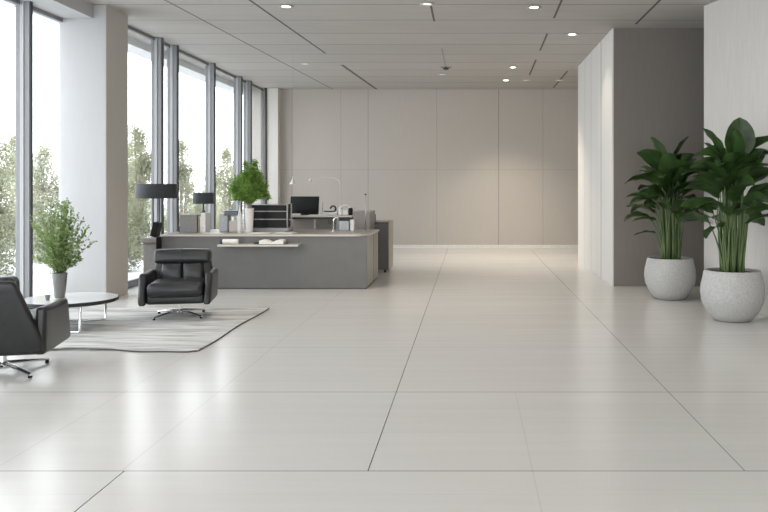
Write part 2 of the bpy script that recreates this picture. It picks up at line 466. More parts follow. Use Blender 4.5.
# ------------------------------------------------------------------ rug
b = MB(); nx, ny = 60, 40; x0, x1, y0, y1 = -5.05, -2.40, 7.05, 9.52
g = {}
for i in range(nx + 1):
    for j in range(ny + 1):
        u, v = i / nx, j / ny
        x = x0 + (x1 - x0) * u + .012 * math.sin(v * 9); y = y0 + (y1 - y0) * v + (1 - v) * (.045 * math.sin(u * 11 + 1) * (u < .98) + .012 * math.sin(u * 37))
        z = .014 + (1 - v) ** 8 * .018 * max(0, math.sin(u * 11 + 1.2))
        for k in (0, 1): g[i, j, k] = b.v((x, y, z if k else .001))
for i in range(nx):
    for j in range(ny):
        b.bm.faces.new([g[i, j, 1], g[i + 1, j, 1], g[i + 1, j + 1, 1], g[i, j + 1, 1]])
        b.bm.faces.new([g[i, j + 1, 0], g[i + 1, j + 1, 0], g[i + 1, j, 0], g[i, j, 0]])
for i in range(nx):
    b.bm.faces.new([g[i, 0, 0], g[i + 1, 0, 0], g[i + 1, 0, 1], g[i, 0, 1]]); b.bm.faces.new([g[i + 1, ny, 0], g[i, ny, 0], g[i, ny, 1], g[i + 1, ny, 1]])
for j in range(ny):
    b.bm.faces.new([g[nx, j, 0], g[nx, j + 1, 0], g[nx, j + 1, 1], g[nx, j, 1]]); b.bm.faces.new([g[0, j + 1, 0], g[0, j, 0], g[0, j, 1], g[0, j + 1, 1]])
rug = thing('area_rug', 'pale grey streaked rug under the coffee table and armchair', 'rug')
b.build('pile', m_rug, rug, smooth='angle')
e = MB()
front = [(x0 + (x1 - x0) * u, y0 - .004 + (.045 * math.sin(u * 11 + 1) * (u < .98) + .012 * math.sin(u * 37)), .008 + .5 * .018 * max(0, math.sin(u * 11 + 1.2))) for u in [i / 80 for i in range(81)]]
right = [(x1 + .004 + .012 * math.sin(v * 9), y0 + (y1 - y0) * v, .008) for v in [i / 30 for i in range(31)]]
e.tube(front, .0055, 6); e.tube(right, .004, 6)
e.build('edge_binding', M('rug_binding', (.10, .10, .10), .9), rug)

# ------------------------------------------------------------------ armchair (faces -Y)
def make_armchair(label, hw=.352, tp=.24):
    t = thing('swivel_armchair', label, 'armchair', group='black leather swivel armchairs')
    # swivel base
    b = MB(); b.lathe([(.028, .03), (.028, .20)], n=20); b.lathe([(.05, .035), (.055, .05), (.04, .075), (.028, .08)], n=24)
    b.lathe([(.06, .165), (.09, .19)], n=24); b.build('swivel_column', m_chrome, t, smooth='angle')
    for k in range(4):
        a = math.radians(49 + 90 * k); d = Vector((math.cos(a), math.sin(a), 0)); nrm = Vector((-d.y, d.x, 0))
        l = MB(); rings = []
        for i in range(9):
            u = i / 8; r = .03 + .37 * u; z = .072 - .045 * u ** 1.2; w_ = .026 - .010 * u; th = .017 - .007 * u
            c = d * r + Vector((0, 0, z))
            rings.append([l.v(c + nrm * w_ * math.cos(q) + Vector((0, 0, th * math.sin(q)))) for q in [2 * PI * m / 10 for m in range(10)]])
        for A, B in zip(rings, rings[1:]):
            for m in range(10): l.bm.faces.new((A[m], A[(m + 1) % 10], B[(m + 1) % 10], B[m]))
        l.bm.faces.new(rings[0]); l.bm.faces.new(rings[-1])
        lg = l.build('leg', m_chrome, t, smooth='angle')
        p = d * .385
        MB().lathe([(.016, .001), (.018, .008), (.014, .02)], (p.x, p.y, 0), 16).build('glide', m_black, lg, smooth=True)
    # seat pan + cushion
    MB().rbox(-.335, .335, -.35, .30, .19, .31, .03, (0, .01, 0)).build('seat_base', m_leather, t, smooth=True)
    MB().rbox(-.325, .325, -.40, .22, .275, .445, .055, (0, .03, .025), 12).build('seat_cushion', m_leather2, t, smooth=True)
    MB().tube([(-.31, -.405, .352), (-.2, -.425, .352), (0, -.432, .352), (.2, -.425, .352), (.31, -.405, .352)], .004, 6).build('seat_seam', m_seam, t)
    # arms
    for sgn in (-1, 1):
        def wf(p, sgn=sgn):
            y, z = p.y, p.z; f = (z - .19) / .37
            x = p.x + sgn * .012 * f
            if y < 0: z2 = z + max(0, f) * .012 * min(1, -y / .38)
            else: z2 = z + .02 * max(0, f) * min(1, y / .3)
            y2 = y + (.14 * f * min(1, (-.1 - y) / .2) if y < -.1 else 0)
            return (x, y2, z2)
        xa, xb = sorted((sgn * .335, sgn * .42))
        arm = MB().rbox(xa, xb, -.41, .31, .185, .54, .028, (0, .008, .006), 8, wf).build('armrest', m_leather, t, smooth=True)
        xs = sgn * .4215
        xo, xi = sorted((sgn * .415, sgn * .4265))
        MB().rbox(xo, xi, -.375, .285, .215, .505, .005, (.004, 0, 0), 6, wf).build('side_panel', m_armside, arm, smooth=True)
    # back shell
    def tilt(p): return (p.x * (1 - tp * max(0, (p.z - .3) / .5)), p.y + (p.z - .2) * .16, p.z)
    MB().rbox(-.41, .41, .24, .325, .19, .775, .035, (0, .012, .005), 10, tilt).build('back_shell', m_leather, t, smooth=True)
    MB().tube([(-hw + .03, .405, .70), (0, .418, .70), (hw - .03, .405, .70)], .003, 6).build('back_seam', m_seam, t)
    # back cushions (two quilted lower panels and a head bolster)
    for sgn in (-1, 1):
        xa, xb = sorted((sgn * .002, sgn * .29))
        MB().rbox(xa, xb, .12, .27, .40, .645, .035, (0, .02, .01), 8, tilt).build('back_cushion', m_leather2, t, smooth=True)
    MB().tube([(0, .068, .66), (0, .062, .72), (0, .085, .785), (0, .15, .818)], .004, 6).build('head_seam', m_seam, t)
    for xa, xb in ((-hw, hw),):
        MB().rbox(xa, xb, .085, .285, .632, .80, .05, (0, .015, .008), 9, lambda p: (p.x, p.y + (p.z - .2) * .16, p.z)).build('head_cushion', m_leather2, t, smooth=True)
    return t
ch = make_armchair('black leather swivel armchair facing us on the pale rug')
ch.location = (-3.23, 8.90, .016); ch.rotation_euler = (0, 0, math.radians(11)); ch.scale = (.88, .88, .905)
c2 = make_armchair('black leather swivel armchair seen from behind at the left photo edge', .20, .50)
c2.location = (-3.66, 6.27, 0); c2.rotation_euler = (0, 0, math.radians(180 + 12)); c2.scale = (.93, 1.0, .97)
# ------------------------------------------------------------------ coffee table
ct = thing('coffee_table', 'round white coffee table with black edge on chrome frame', 'coffee table', (-4.1, 8.2, .016))
R = .462
MB().lathe([(.001, .288), (R - .012, .288), (R - .010, .292), (R - .011, .2972), (.001, .2975)], n=72).build('tabletop', m_tabletop, ct, smooth='angle')
MB().lathe([(.001, .256), (R - .02, .256), (R - .002, .264), (R, .2955), (R - .009, .2955), (R - .013, .287), (.001, .287)], n=72).build('edge_band', m_edge, ct, smooth='angle')
def uframe(a, r=.36):
    d = Vector((math.cos(a), math.sin(a), 0)); p = []
    for s_, z in ((-1, .262), (-1, .04)): p.append(d * s_ * r + Vector((0, 0, z)))
    pts = [d * -r + Vector((0, 0, .262)), d * -r + Vector((0, 0, .05)), d * -(r - .01) + Vector((0, 0, .022)), d * -(r - .04) + Vector((0, 0, .012)),
           d * (r - .04) + Vector((0, 0, .012)), d * (r - .01) + Vector((0, 0, .022)), d * r + Vector((0, 0, .05)), d * r + Vector((0, 0, .262))]
    return pts
MB().tube([(.28, -.36, .262), (.28, -.36, .03), (.265, -.36, .012), (-.265, -.36, .012), (-.28, -.36, .03), (-.28, -.36, .262)], .012, 10).build('leg_frame', m_chrome, ct, smooth=True)
MB().tube([(.18, .41, .262), (.18, .41, .03), (.166, .403, .012), (-.386, .187, .012), (-.40, .18, .03), (-.40, .18, .262)], .012, 10).build('leg_frame', m_chrome, ct, smooth=True)

# vase and sprigs
vt = (-4.215, 8.22, .3135)
vs = thing('potted_sprigs', 'airy green sprig plant in a tapered grey vase on the coffee table', 'potted plant', vt)
MB().lathe([(.045, 0), (.05, .01), (.062, .12), (.073, .255), (.066, .255), (.052, .10), (.001, .06)], n=36).build('vase', m_vase, vs, smooth='angle')
rnd = random.Random(5); st = MB(); lf = MB()
def sprig(p0, p2, nleaf, size):
    p0, p2 = Vector(p0), Vector(p2); mid = (p0 + p2) / 2 + Vector((0, 0, .03)) - Vector(((p2 - p0).x, (p2 - p0).y, 0)) * .12
    pts = bez(p0, mid, p2, 10); st.tube(pts, .0028, 5, r2=.001)
    for i in range(nleaf):
        f = rnd.uniform(.25, 1) * 10; k = min(9, int(f)); p = pts[k].lerp(pts[k + 1], f - k)
        a = ((pts[k + 1] - pts[k]).normalized() + Vector((rnd.gauss(0, .8), rnd.gauss(0, .8), rnd.gauss(.1, .5)))).normalized()
        sd = a.cross(Vector((rnd.gauss(0, 1), rnd.gauss(0, 1), rnd.gauss(0, 1)))).normalized()
        s = size * rnd.uniform(.7, 1.3); q = p + a * .008
        lf.bm.faces.new([lf.bm.verts.new(w_) for w_ in (q, q + a * s * .5 + sd * s * .25, q + a * s, q + a * s * .5 - sd * s * .25)])
for i in range(76):
    a = rnd.uniform(0, 2 * PI); zt = .36 + .66 * rnd.random() ** .8
    rr = .35 * max(0, math.sin(PI * min(1, (1.10 - zt) / 1.0))) ** .8 * rnd.uniform(.35, 1)
    sprig((rnd.uniform(-.03, .03), rnd.uniform(-.03, .03), .2), (rr * math.cos(a) - .015, rr * math.sin(a) * .9, zt), 55, .034)
st.build('stems', m_bopstem, vs); lf.build('foliage', m_sprig, vs)
cup = MB().lathe([(.018, 0), (.022, .03), (.024, .055), (.019, .055), (.015, .01), (.001, .008)], n=24).build('small_cup', m_vase, None, smooth='angle')
cup.location = (-4.235, 8.02, .3135); tag(cup, 'tiny grey cup in front of the vase on the coffee table', 'cup')

# ------------------------------------------------------------------ big potted plants
def pot_plant(loc, R, Hp, label, seed, leaves, group=None):
    t = thing('potted_plant', label, 'potted plant', loc, group='broad-leaved plants in round pots')
    k = R / .34; rim = R * .86
    prof = [(.001, 0), (.17 * k, 0), (.20 * k, .008), (.27 * k, .09), (.325 * k, .20), (R, .30), (.335 * k, .38), (.315 * k, .46), (rim + .012, Hp - .02), (rim, Hp), (rim - .03, Hp), (rim - .035, Hp - .05), (.001, Hp - .05)]
    # smooth profile
    MB().lathe(prof, n=64, cap=False).build('pot', m_pot, t, smooth='angle')
    MB().lathe([(.001, Hp - .03), (rim * .5, Hp - .024), (rim - .03, Hp - .032)], n=40, cap=False).build('soil', m_soil, t, smooth=True)
    rnd = random.Random(seed); sm = MB(); lm = MB(); rm = MB()
    bv = lm.v
    def cv(p):
        X, Y = p[0] + loc[0], p[1] + loc[1]
        if Y < 10.55: X = min(X, (3.0 + max(0, 10.26 - Y) * .2877) - .04)
        return bv((X - loc[0], min(Y, 11.63) - loc[1], p[2]))
    lm.v = cv
    def leaf(p1, d, L, W, roll, droop, wav=0):
        d = Vector(d).normalized(); n = 12; up = Vector((0, 0, 1))
        side = d.cross(up); side = side.normalized() if side.length > .1 else Vector((1, 0, 0))
        side = (Matrix.Rotation(roll, 3, d) @ side).normalized()
        p = Vector(p1); rows = []; dr = d.copy(); ribs = []
        for i in range(n + 1):
            u = i / n; nrm = side.cross(dr).normalized()
            w_ = W * (max(0, math.sin(PI * (u * .96 + .02) ** .85)) ** .6) * .5 if u < 1 else .003
            w_ = max(w_, .004)
            row = []
            for s_ in (-1, -.5, 0, .5, 1):
                off = side * s_ * w_ + nrm * (abs(s_) ** 1.2) * w_ * .38 + nrm * math.sin(u * 17 + s_ * 2 + wav) * .006 * abs(s_)
                row.append(lm.v(p + off))
            rows.append(row); ribs.append((row[2].co + nrm * .002))
            dr = (dr + Vector((0, 0, -1)) * droop / n).normalized(); p = p + dr * L / n
        rm.tube(ribs, .0042, 5, r2=.001)
        for A, B in zip(rows, rows[1:]):
            for i in range(4): lm.bm.faces.new((A[i], A[i + 1], B[i + 1], B[i]))
    for (bx, by, x1, y1, z1, dx, dy, dz, L, W, roll, droop) in leaves:
        p0 = Vector((bx, by, Hp - .04)); p1 = Vector((x1, y1, z1))
        pts = bez(p0, (bx * .9 + x1 * .25, by * .9 + y1 * .25, Hp + (z1 - Hp) * .6), p1, 10)
        sm.tube(pts, .0125, 7, r2=.006)
        leaf(p1, (dx, dy, dz), L, W, roll, droop, bx * 50)
    sm.build('stems', m_bopstem, t, smooth=True); lm.build('foliage', m_bop, t, smooth=True); rm.build('leaf_midribs', m_midrib, t, smooth=True)
    return t
def mkleaves(seed, n, zlo, zhi, spread, xoff, zmax, extra):
    rnd = random.Random(seed); out = []
    for i in range(n):
        a = i * 2.399963 + rnd.uniform(-.3, .3); q = (i + .5) / n
        b = .125 * math.sqrt(rnd.random()); ba = a + rnd.uniform(-.6, .6)
        lat = spread * (.15 + .85 * q) * rnd.uniform(.8, 1.1); z1 = zhi - (zhi - zlo) * q ** 1.2 + rnd.uniform(-.06, .06)
        x1 = lat * .55 * math.cos(a) + xoff; y1 = lat * .5 * math.sin(a)
        tz = 1.5 - 1.0 * q + rnd.uniform(-.25, .3)
        dx, dy = math.cos(a) + rnd.uniform(-.2, .2), math.sin(a) * .9 + rnd.uniform(-.2, .2)
        L = rnd.uniform(.36, .52) * (1 - .15 * q); W = rnd.uniform(.17, .25)
        out.append((b * math.cos(ba), b * math.sin(ba), x1, y1, z1, dx, dy, tz, L, W, rnd.uniform(-1.1, 1.1), rnd.uniform(.5, 1.7)))
    return out + extra
# extras: (bx,by, x1,y1,z1, dx,dy,dz, L,W,roll,droop)
ex2 = [(.0, -.05, .02, -.10, 1.76, .03, -.05, 1, .44, .33, PI * .0, .2),
       (-.06, 0, -.10, -.02, 1.78, -.55, 0, 1, .40, .15, .3, .5),
       (.06, 0, .12, -.02, 1.76, .75, -.1, 1, .42, .24, -.5, .9),
       (-.08, -.05, -.12, -.12, 1.45, -.45, -.2, .8, .42, .20, .2, .9),
       (.08, -.05, .12, -.12, 1.35, .9, -.2, .7, .45, .17, -.2, .8),
       (.05, -.08, .10, -.15, 1.05, .8, -.1, .5, .36, .14, .2, .6),
       (-.10, -.06, -.14, -.12, 1.02, -.5, -.4, .2, .34, .17, .4, 1.3),
       (-.03, -.08, -.05, -.14, 1.50, -.1, -.4, .9, .42, .24, 0, .9),
       (.04, -.08, .07, -.14, 1.52, .2, -.4, .9, .42, .22, 0, .8)]
ex1 = [(-.06, -.05, -.18, -.05, 1.52, -1, -.1, .55, .46, .19, .35, 1.1),
       (-.08, -.05, -.20, -.10, 1.28, -1, -.2, .5, .44, .14, .5, .7),
       (-.09, -.03, -.20, -.08, 1.02, -1, -.1, .35, .32, .10, .4, .7),
       (-.10, -.02, -.20, -.06, .85, -1, -.1, .35, .30, .08, .3, .8),
       (-.02, -.05, -.07, -.05, 1.70, -.35, 0, 1, .44, .20, .5, .5),
       (.02, -.05, .03, -.05, 1.76, .4, 0, 1, .40, .18, -.4, .6),
       (-.03, -.08, -.04, -.12, 1.50, -.1, -.35, 1, .44, .26, 0, .7),
       (.04, -.06, .08, -.10, 1.45, .3, -.3, 1, .44, .24, 0, .8)]
pot_plant((2.60, 10.4, 0), .33, .53, 'broad-leaved green plant in round speckled pot, the farther one by the taupe wall', 11,
          mkleaves(3, 40, 1.02, 1.64, .42, -.02, 2.1, ex1))
pot_plant((2.86, 8.72, 0), .34, .545, 'taller broad-leaved plant in round speckled pot, nearest at the right photo edge', 12,
          mkleaves(8, 44, 1.05, 1.70, .42, 0, 2.2, ex2))

# ------------------------------------------------------------------ reception desk
dk = thing('reception_desk', 'long grey reception desk with cream worktop and side panels', 'desk', (0, 0, 0))
xl, xr, yf, yb = -4.38, -1.464, 11.37, 12.70
MB().box(xl, xr, yf, yf + .03, .012, .745).build('front_panel', m_desk, dk, bevel=.003)
MB().box(xl + .01, xr - .03, yf + .03, yb - .02, .05, .74).build('body', m_taupe, dk)
MB().box(xr - .03, xr, yf + .031, 12.12, .03, .745).build('side_panel', m_beige, dk, bevel=.003)
MB().box(xr - .03, xr + .004, 12.20, 12.38, .03, .745).build('side_panel', m_beige, dk, bevel=.003)
MB().box(xr - .03, xr + .004, 12.46, yb, .03, .745).build('side_panel', m_beige, dk, bevel=.003)
MB().box(xr - .035, xr - .02, 12.1, 12.5, .03, .74).build('reveal_strip', m_gasket, dk)
MB().box(xl + .05, xr - .008, yf + .02, yb - .05, .0, .03).build('plinth', m_gasket, dk)
poly = [(xl, yf - .02)] + [(xr + .02 - .22 + .22 * math.sin(a), yf - .02 + .22 - .22 * math.cos(a)) for a in [i * PI / 16 for i in range(9)]] + [(xr + .02, yb + .02), (xl, yb + .02)]
MB().prism(poly, .746, .778).build('worktop', M('taupe_worktop', (.36, .335, .30), .3, 0, (1, 1, 1), 4, .03), dk, bevel=.002)
MB().prism([(x + (.006 if x > -2 else -.003), y - (.006 if y < 12 else -.004)) for x, y in poly], .752, .774).build('worktop_edge', m_worktop, dk, bevel=.003)
MB().box(-3.53, -2.40, 11.17, yf, .617, .645).build('front_shelf', m_worktop, dk, bevel=.004)
# side return cabinet at the left end
sc_ = thing('side_cabinet', 'narrow grey cabinet at the left end of the reception desk', 'cabinet', (0, 0, 0))
MB().box(-4.60, -4.39, 11.26, 11.98, .02, .66).build('body', m_grey, sc_, bevel=.004)
MB().prism([(-4.62, 11.22), (-4.385, 11.22), (-4.385, 12.0), (-4.62, 12.0)], .665, .735).build('top', m_taupe, sc_, bevel=.01)
MB().box(-4.59, -4.41, 11.245, 11.258, .06, .64).build('door', m_grey, sc_, bevel=.003)
MB().box(-4.395, -4.383, 11.2, 11.36, .58, .744).build('bracket', m_black, sc_, bevel=.003)
for y in (11.3, 11.9): MB().box(-4.58, -4.41, y, y + .05, 0, .02).build('foot', m_black, sc_)
o = MB(); o.xf = Matrix.Translation((-4.50, 11.42, .735)) @ Matrix.Rotation(math.radians(14), 4, 'Y')
o.rbox(-.045, .035, -.08, .08, .008, .215, .006); o = o.build('file_folder', m_black, None)
tag(o, 'black folder leaning on the narrow side cabinet by the large lamp', 'folder')

# floor lamp
fl = thing('floor_lamp', 'large lamp with wide dark drum shade by the windows', 'lamp', (-4.56, 11.62, 0))
MB().lathe([(.28, 1.285), (.282, 1.29), (.282, 1.49), (.278, 1.495), (.272, 1.49), (.272, 1.29)], n=64, cap=False).build('shade', m_shade, fl, smooth='angle')
MB().lathe([(.001, 1.478), (.272, 1.478)], n=48).build('shade_top', m_shade, fl)
for x in (-.045, .045): MB().tube([(x, 0, .02), (x, 0, 1.48)], .009, 10).build('pole', m_gasket, fl, smooth=True)
MB().lathe([(.001, 0), (.15, 0), (.15, .012), (.14, .02), (.001, .022)], n=40).build('base', m_gasket, fl, smooth='angle')
# small lamp on desk
dl = thing('table_lamp', 'small lamp with dark drum shade standing on the reception desk', 'lamp', (-4.10, 12.3, .778))
MB().lathe([(.150, .415), (.153, .42), (.153, .58), (.150, .585), (.145, .58), (.145, .42)], n=48, cap=False).build('shade', m_shade, dl, smooth='angle')
MB().lathe([(.001, .57), (.145, .57)], n=40).build('shade_top', m_shade, dl)
MB().tube([(0, 0, .01), (0, 0, .57)], .011, 10).build('pole', m_gasket, dl, smooth=True)
MB().lathe([(.001, 0), (.07, 0), (.07, .01), (.03, .035), (.012, .06), (.03, .20), (.055, .25), (.012, .33)], n=32).build('base', m_slate, dl, smooth='angle')

ZD = .778
def item(mb, name, mat, loc, label, cat, group=None, smooth=None, bevel=0):
    o = mb.build(name, mat, None, smooth=smooth, bevel=bevel); o.location = loc; return tag(o, label, cat, group)
# grey file box
fb = thing('file_box', 'plain grey file box left of the tan books on the desk', 'box', (-4.14, 11.85, ZD))
MB().box(-.125, .125, -.10, .10, 0, .25).build('box', m_grey, fb, bevel=.006)
MB().box(-.132, .132, -.107, .107, .252, .262).build('lid', m_grey, fb, bevel=.003)
MB().rbox(-.145, -.126, -.09, -.03, .0, .09, .004).build('label_holder', m_gasket, fb)
for i, (x, w_, h_, mt, lab) in enumerate(((-3.993, .02, .245, m_book, 'thin tan book standing next to the grey file box'),
                                   (-3.968, .018, .235, m_paper, 'thin cream book between the tan book and the white binder'))):
    b_ = thing('book', lab, 'book', (x, 11.86, ZD), group='books on the desk')
    MB().box(-w_ / 2, w_ / 2, -.085, .085, 0, h_).build('cover', mt, b_, bevel=.002)
    MB().box(-w_ / 2 + .003, w_ / 2 - .003, -.08, .0865, .004, h_ + .001).build('pages', m_paper, b_)
bd = thing('ring_binder', 'white ring binder standing upright behind the grey file box', 'binder', (-3.92, 11.86, ZD))
MB().box(-.035, .035, -.11, .11, 0, .29).build('cover', m_white, bd, bevel=.005)
MB().box(-.028, .028, -.1, .112, .008, .284).build('pages', m_paper, bd)
fr_ = MB(); fr_.xf = Matrix.Translation((0, -.1105, .07)) @ Matrix.Rotation(PI / 2, 4, 'X')
fr_.lathe([(.012, 0), (.012, .002)], n=16).build('finger_ring', m_steel, bd)
# pale terminal
pt = thing('desk_printer', 'pale blue-grey desk machine with dark top left of the white bottle', 'printer', (-3.585, 11.95, ZD))
MB().rbox(-.14, -.01, -.09, .09, 0, .27, .02).build('tower', m_pale, pt, smooth=True)
MB().rbox(-.06, .14, -.10, .10, .245, .315, .012).build('top_slab', m_slate, pt, smooth=True)
MB().rbox(.0, .135, -.07, .08, 0, .17, .01).build('tray', m_worktop, pt, smooth=True)
MB().box(-.135, .14, -.085, .09, .316, .326).build('lid', m_pale, pt, bevel=.003)
# bottle
bt = thing('water_bottle', 'slim white bottle between the pale machine and the bushy plant', 'bottle', (-3.395, 11.8, ZD))
MB().lathe([(.001, 0), (.036, 0), (.038, .01), (.036, .2), (.03, .27), (.016, .32), (.014, .36), (.017, .37)], n=28).build('body', m_ceramic, bt, smooth='angle')
MB().lathe([(.019, .371), (.019, .40), (.001, .402)], n=24).build('cap', m_worktop, bt, smooth='angle')
# bushy plant
bp_ = thing('desk_plant', 'bushy bright green plant in a tall pale pot on the desk', 'potted plant', (-3.24, 11.75, ZD))
MB().lathe([(.001, 0), (.045, 0), (.048, .01), (.066, .34), (.068, .36), (.060, .36), (.05, .3), (.001, .3)], n=36).build('pot', m_ceramic, bp_, smooth='angle')
MB().lathe([(.001, .335), (.06, .332)], n=24).build('soil', m_soil, bp_)
tk = MB(); rnd = random.Random(4)
for (x, z) in ((-.17, .65), (.0, .8), (.15, .6), (.05, .95), (-.08, .75)):
    tk.tube(bez((0, 0, .30), (x * .2, 0, .5), (x, rnd.uniform(-.1, .1), z), 8), .012, 6, r2=.004)
tk.build('trunk', m_bark, bp_)
blobs = [(0, 0, .68, .21, .22), (-.17, .02, .72, .14, .15), (-.20, 0, .62, .13, .11), (.04, 0, .92, .11, .13), (.07, .02, 1.02, .06, .09), (.16, 0, .68, .13, .14),
         (.20, 0, .56, .12, .08), (-.12, -.05, .53, .14, .08), (.08, -.05, .56, .15, .09), (0, .05, .80, .16, .14), (-.08, 0, .83, .10, .10), (.13, 0, .83, .10, .1), (.27, 0, .52, .06, .05), (0, -.12, .64, .13, .13), (0, -.02, .49, .11, .07), (-.05, .0, 1.0, .05, .07)]
f = MB(); leaf_cloud(f, blobs, 15000, .0135, rnd, .6); f.build('foliage', m_bush, bp_)
# letter tray organiser
lt = thing('letter_tray', 'black stacked letter trays in a chrome frame on the desk', 'desk organiser', (-3.03, 12.2, ZD))
MB().rbox(-.30, .30, -.14, .15, 0, .055, .01).build('base', m_mull2, lt, smooth=True)
for z in (.065, .195, .315):
    tr = MB(); tr.box(-.262, .262, -.13, .13, z, z + .008); tr.box(-.262, .262, -.13, -.122, z, z + .075); tr.box(-.262, .262, .122, .13, z, z + .095)
    for x in (-.262, .254): tr.box(x, x + .008, -.13, .13, z, z + .095)
    tr.build('tray', m_black, lt)
MB().rbox(-.25, .25, -.11, .12, .08, .385, .01).build('papers', m_screen, lt, smooth=True)
MB().box(-.26, .26, -.1345, -.1305, .06, .40).build('front_cover', m_black, lt)
for z in (.185, .305, .405):
    MB().tube([(-.272, -.136, z), (.272, -.136, z)], .0075, 8).build('rail', m_rail, lt, smooth=True)
for x in (-.275, .275):
    MB().tube([(x, -.136, .04), (x, -.136, .42)], .010, 10).build('post', m_rail, lt, smooth=True)
    MB().tube([(x, .136, .04), (x, .136, .42)], .010, 10).build('post', m_rail, lt, smooth=True)
# papers on the desk and on the front shelf
for i, (x, y, r_, lab) in enumerate(((-3.05, 11.62, .1, 'white paper lying on the desk in front of the letter trays'),
                             (-2.70, 11.66, -.15, 'cream paper lying on the desk right of the letter trays'),
                             (-3.70, 11.60, .05, 'white paper lying on the desk left of the bushy plant'))):
    o = item(MB().box(-.15, .15, -.105, .105, 0, .007), 'paper_stack', m_paper, (x, y, ZD + .001), lab, 'paper', 'loose papers on the desk'); o.rotation_euler.z = r_
kb = thing('keyboard', 'grey computer keyboard lying near the front of the desk', 'keyboard', (-2.93, 11.86, ZD + .001))
MB().rbox(-.2, .2, -.065, .065, 0, .014, .006).build('case', m_mull2, kb, smooth=True)
k_ = MB()
for r_ in range(4):
    for c_ in range(14): k_.box(-.19 + c_ * .0272, -.19 + c_ * .0272 + .023, -.055 + r_ * .028, -.055 + r_ * .028 + .023, .0145, .018)
k_.build('keys', m_grey, kb)
pr = thing('paper_roll', 'small white paper roll with a dark end on the desk front shelf', 'paper roll', (-3.38, 11.27, .646))
MB().tube([(-.10, 0, .036), (.115, 0, .036)], .035, 20).build('roll', m_paper, pr, smooth='angle')
MB().tube([(-.135, 0, .036), (-.101, 0, .036)], .036, 20).build('end_cap', m_gasket, pr, smooth='angle')
ob = thing('open_book', 'open white book with dark ends on the desk front shelf', 'book', (-2.78, 11.27, .646))
for sgn in (-1, 1):
    pg = MB(); n = 10; A = []; B = []
    for i in range(n + 1):
        u = i / n; z = .012 + .045 * math.sin(u * PI * .75) + .008; x = sgn * u * .17
        A.append((x, z))
    poly_ = [(x, z) for x, z in A] + [(x, .006) for x, z in reversed(A)]
    v1 = [pg.v((x, -.085, z)) for x, z in poly_]; v2 = [pg.v((x, .085, z)) for x, z in poly_]
    pg.bm.faces.new(v1); pg.bm.faces.new(v2)
    for i in range(len(v1)): pg.bm.faces.new((v1[i], v1[(i + 1) % len(v1)], v2[(i + 1) % len(v1)], v2[i]))
    pg.build('pages', m_paper, ob)
MB().box(-.2, .2, -.09, .09, 0, .005).build('cover', m_gasket, ob)
wd = MB(); wd.prism([(-.255, -.06), (-.205, -.06), (-.205, .06), (-.255, .06)], 0, .03)
wd.build('bookmark_wedge', m_gasket, ob, bevel=.008)
# blue-grey box, chrome stand, white card, rod
item(MB().rbox(-.075, .075, -.06, .06, 0, .15, .012), 'storage_box', m_pale, (-1.93, 12.30, ZD), 'small blue-grey box on the desk under the raised counter', 'box', smooth=True)
item(MB().rbox(-.03, .03, -.05, .05, 0, .17, .008), 'card_box', m_white, (-1.81, 12.32, ZD), 'narrow white box right of the small blue-grey box', 'box', smooth=True)
cs = thing('display_stand', 'short chrome hooked stand left of the small blue-grey box', 'stand', (-2.08, 12.2, ZD))
MB().tube([(0, 0, .01), (0, 0, .17), (.02, 0, .20), (.06, 0, .205), (.07, 0, .17)], .010, 10).build('post', m_chrome, cs, smooth=True)
MB().lathe([(.001, 0), (.045, 0), (.045, .008), (.014, .02)], n=24).build('base', m_chrome, cs, smooth='angle')
rd = thing('metal_rod', 'slim upright metal rod tipped with a black ball', 'rod', (-1.593, 12.2, ZD))
MB().tube([(0, 0, .01), (0, 0, .30), (0, 0, .545)], .011, 10, r2=.006).build('rod', m_steel, rd, smooth=True)
MB().lathe([(.001, -.014), (.010, -.010), (.0145, 0), (.010, .010), (.001, .014)], (0, 0, .558), 16).build('ball_tip', m_black, rd, smooth=True)
MB().lathe([(.001, 0), (.035, 0), (.03, .012), (.011, .016)], n=20).build('base', m_steel, rd, smooth='angle')

# ------------------------------------------------------------------ raised counter behind
rc = thing('raised_counter', 'raised cream counter behind the desk carrying the monitor', 'counter', (0, 0, 0))
MB().box(-3.02, -1.885, 12.82, 13.48, .965, .992).build('countertop', m_worktop, rc, bevel=.004)
MB().box(-2.98, -1.90, 12.86, 13.44, .935, .964).build('underframe', m_gasket, rc)
MB().box(-2.95, -1.90, 13.30, 13.34, .10, .934).build('back_panel', m_beige, rc)
MB().box(-2.95, -1.90, 12.90, 13.30, .60, .63).build('shelf', m_worktop, rc)
MB().box(-2.36, -2.06, 13.27, 13.299, .83, .90).build('slot', m_taupe, rc)
for x in (-2.94, -2.5, -2.13): MB().box(x - .02, x + .02, 12.87, 12.91, 0, .934).build('leg', m_mull2, rc, bevel=.002)
ec = thing('end_cabinet', 'tall taupe cabinet closing the right end of the raised counter', 'cabinet', (0, 0, 0))
MB().box(-1.87, -1.60, 12.80, 13.46, 0.03, 1.04).build('body', m_taupe, ec, bevel=.004)
MB().box(-1.88, -1.59, 12.79, 13.47, 1.041, 1.058).build('top', m_beige, ec, bevel=.003)
MB().box(-1.85, -1.62, 12.83, 13.43, 0, .03).build('plinth', m_gasket, ec)
ZC = .992
mo = thing('computer_monitor', 'black computer monitor on the raised counter', 'monitor', (-2.715, 13.1, ZC), math.radians(-12))
b = MB(); b.xf = Matrix.Translation((0, 0, .02)) @ Matrix.Rotation(math.radians(-6), 4, 'X')
b.rbox(-.25, .25, -.012, .012, -.015, .285, .01, (0, .01, 0)); b.build('casing', m_black, mo, smooth=True)
b = MB(); b.xf = Matrix.Translation((0, 0, .02)) @ Matrix.Rotation(math.radians(-6), 4, 'X')
b.box(-.24, .24, -.024, -.021, -.005, .275); b.build('screen', m_screen, mo)
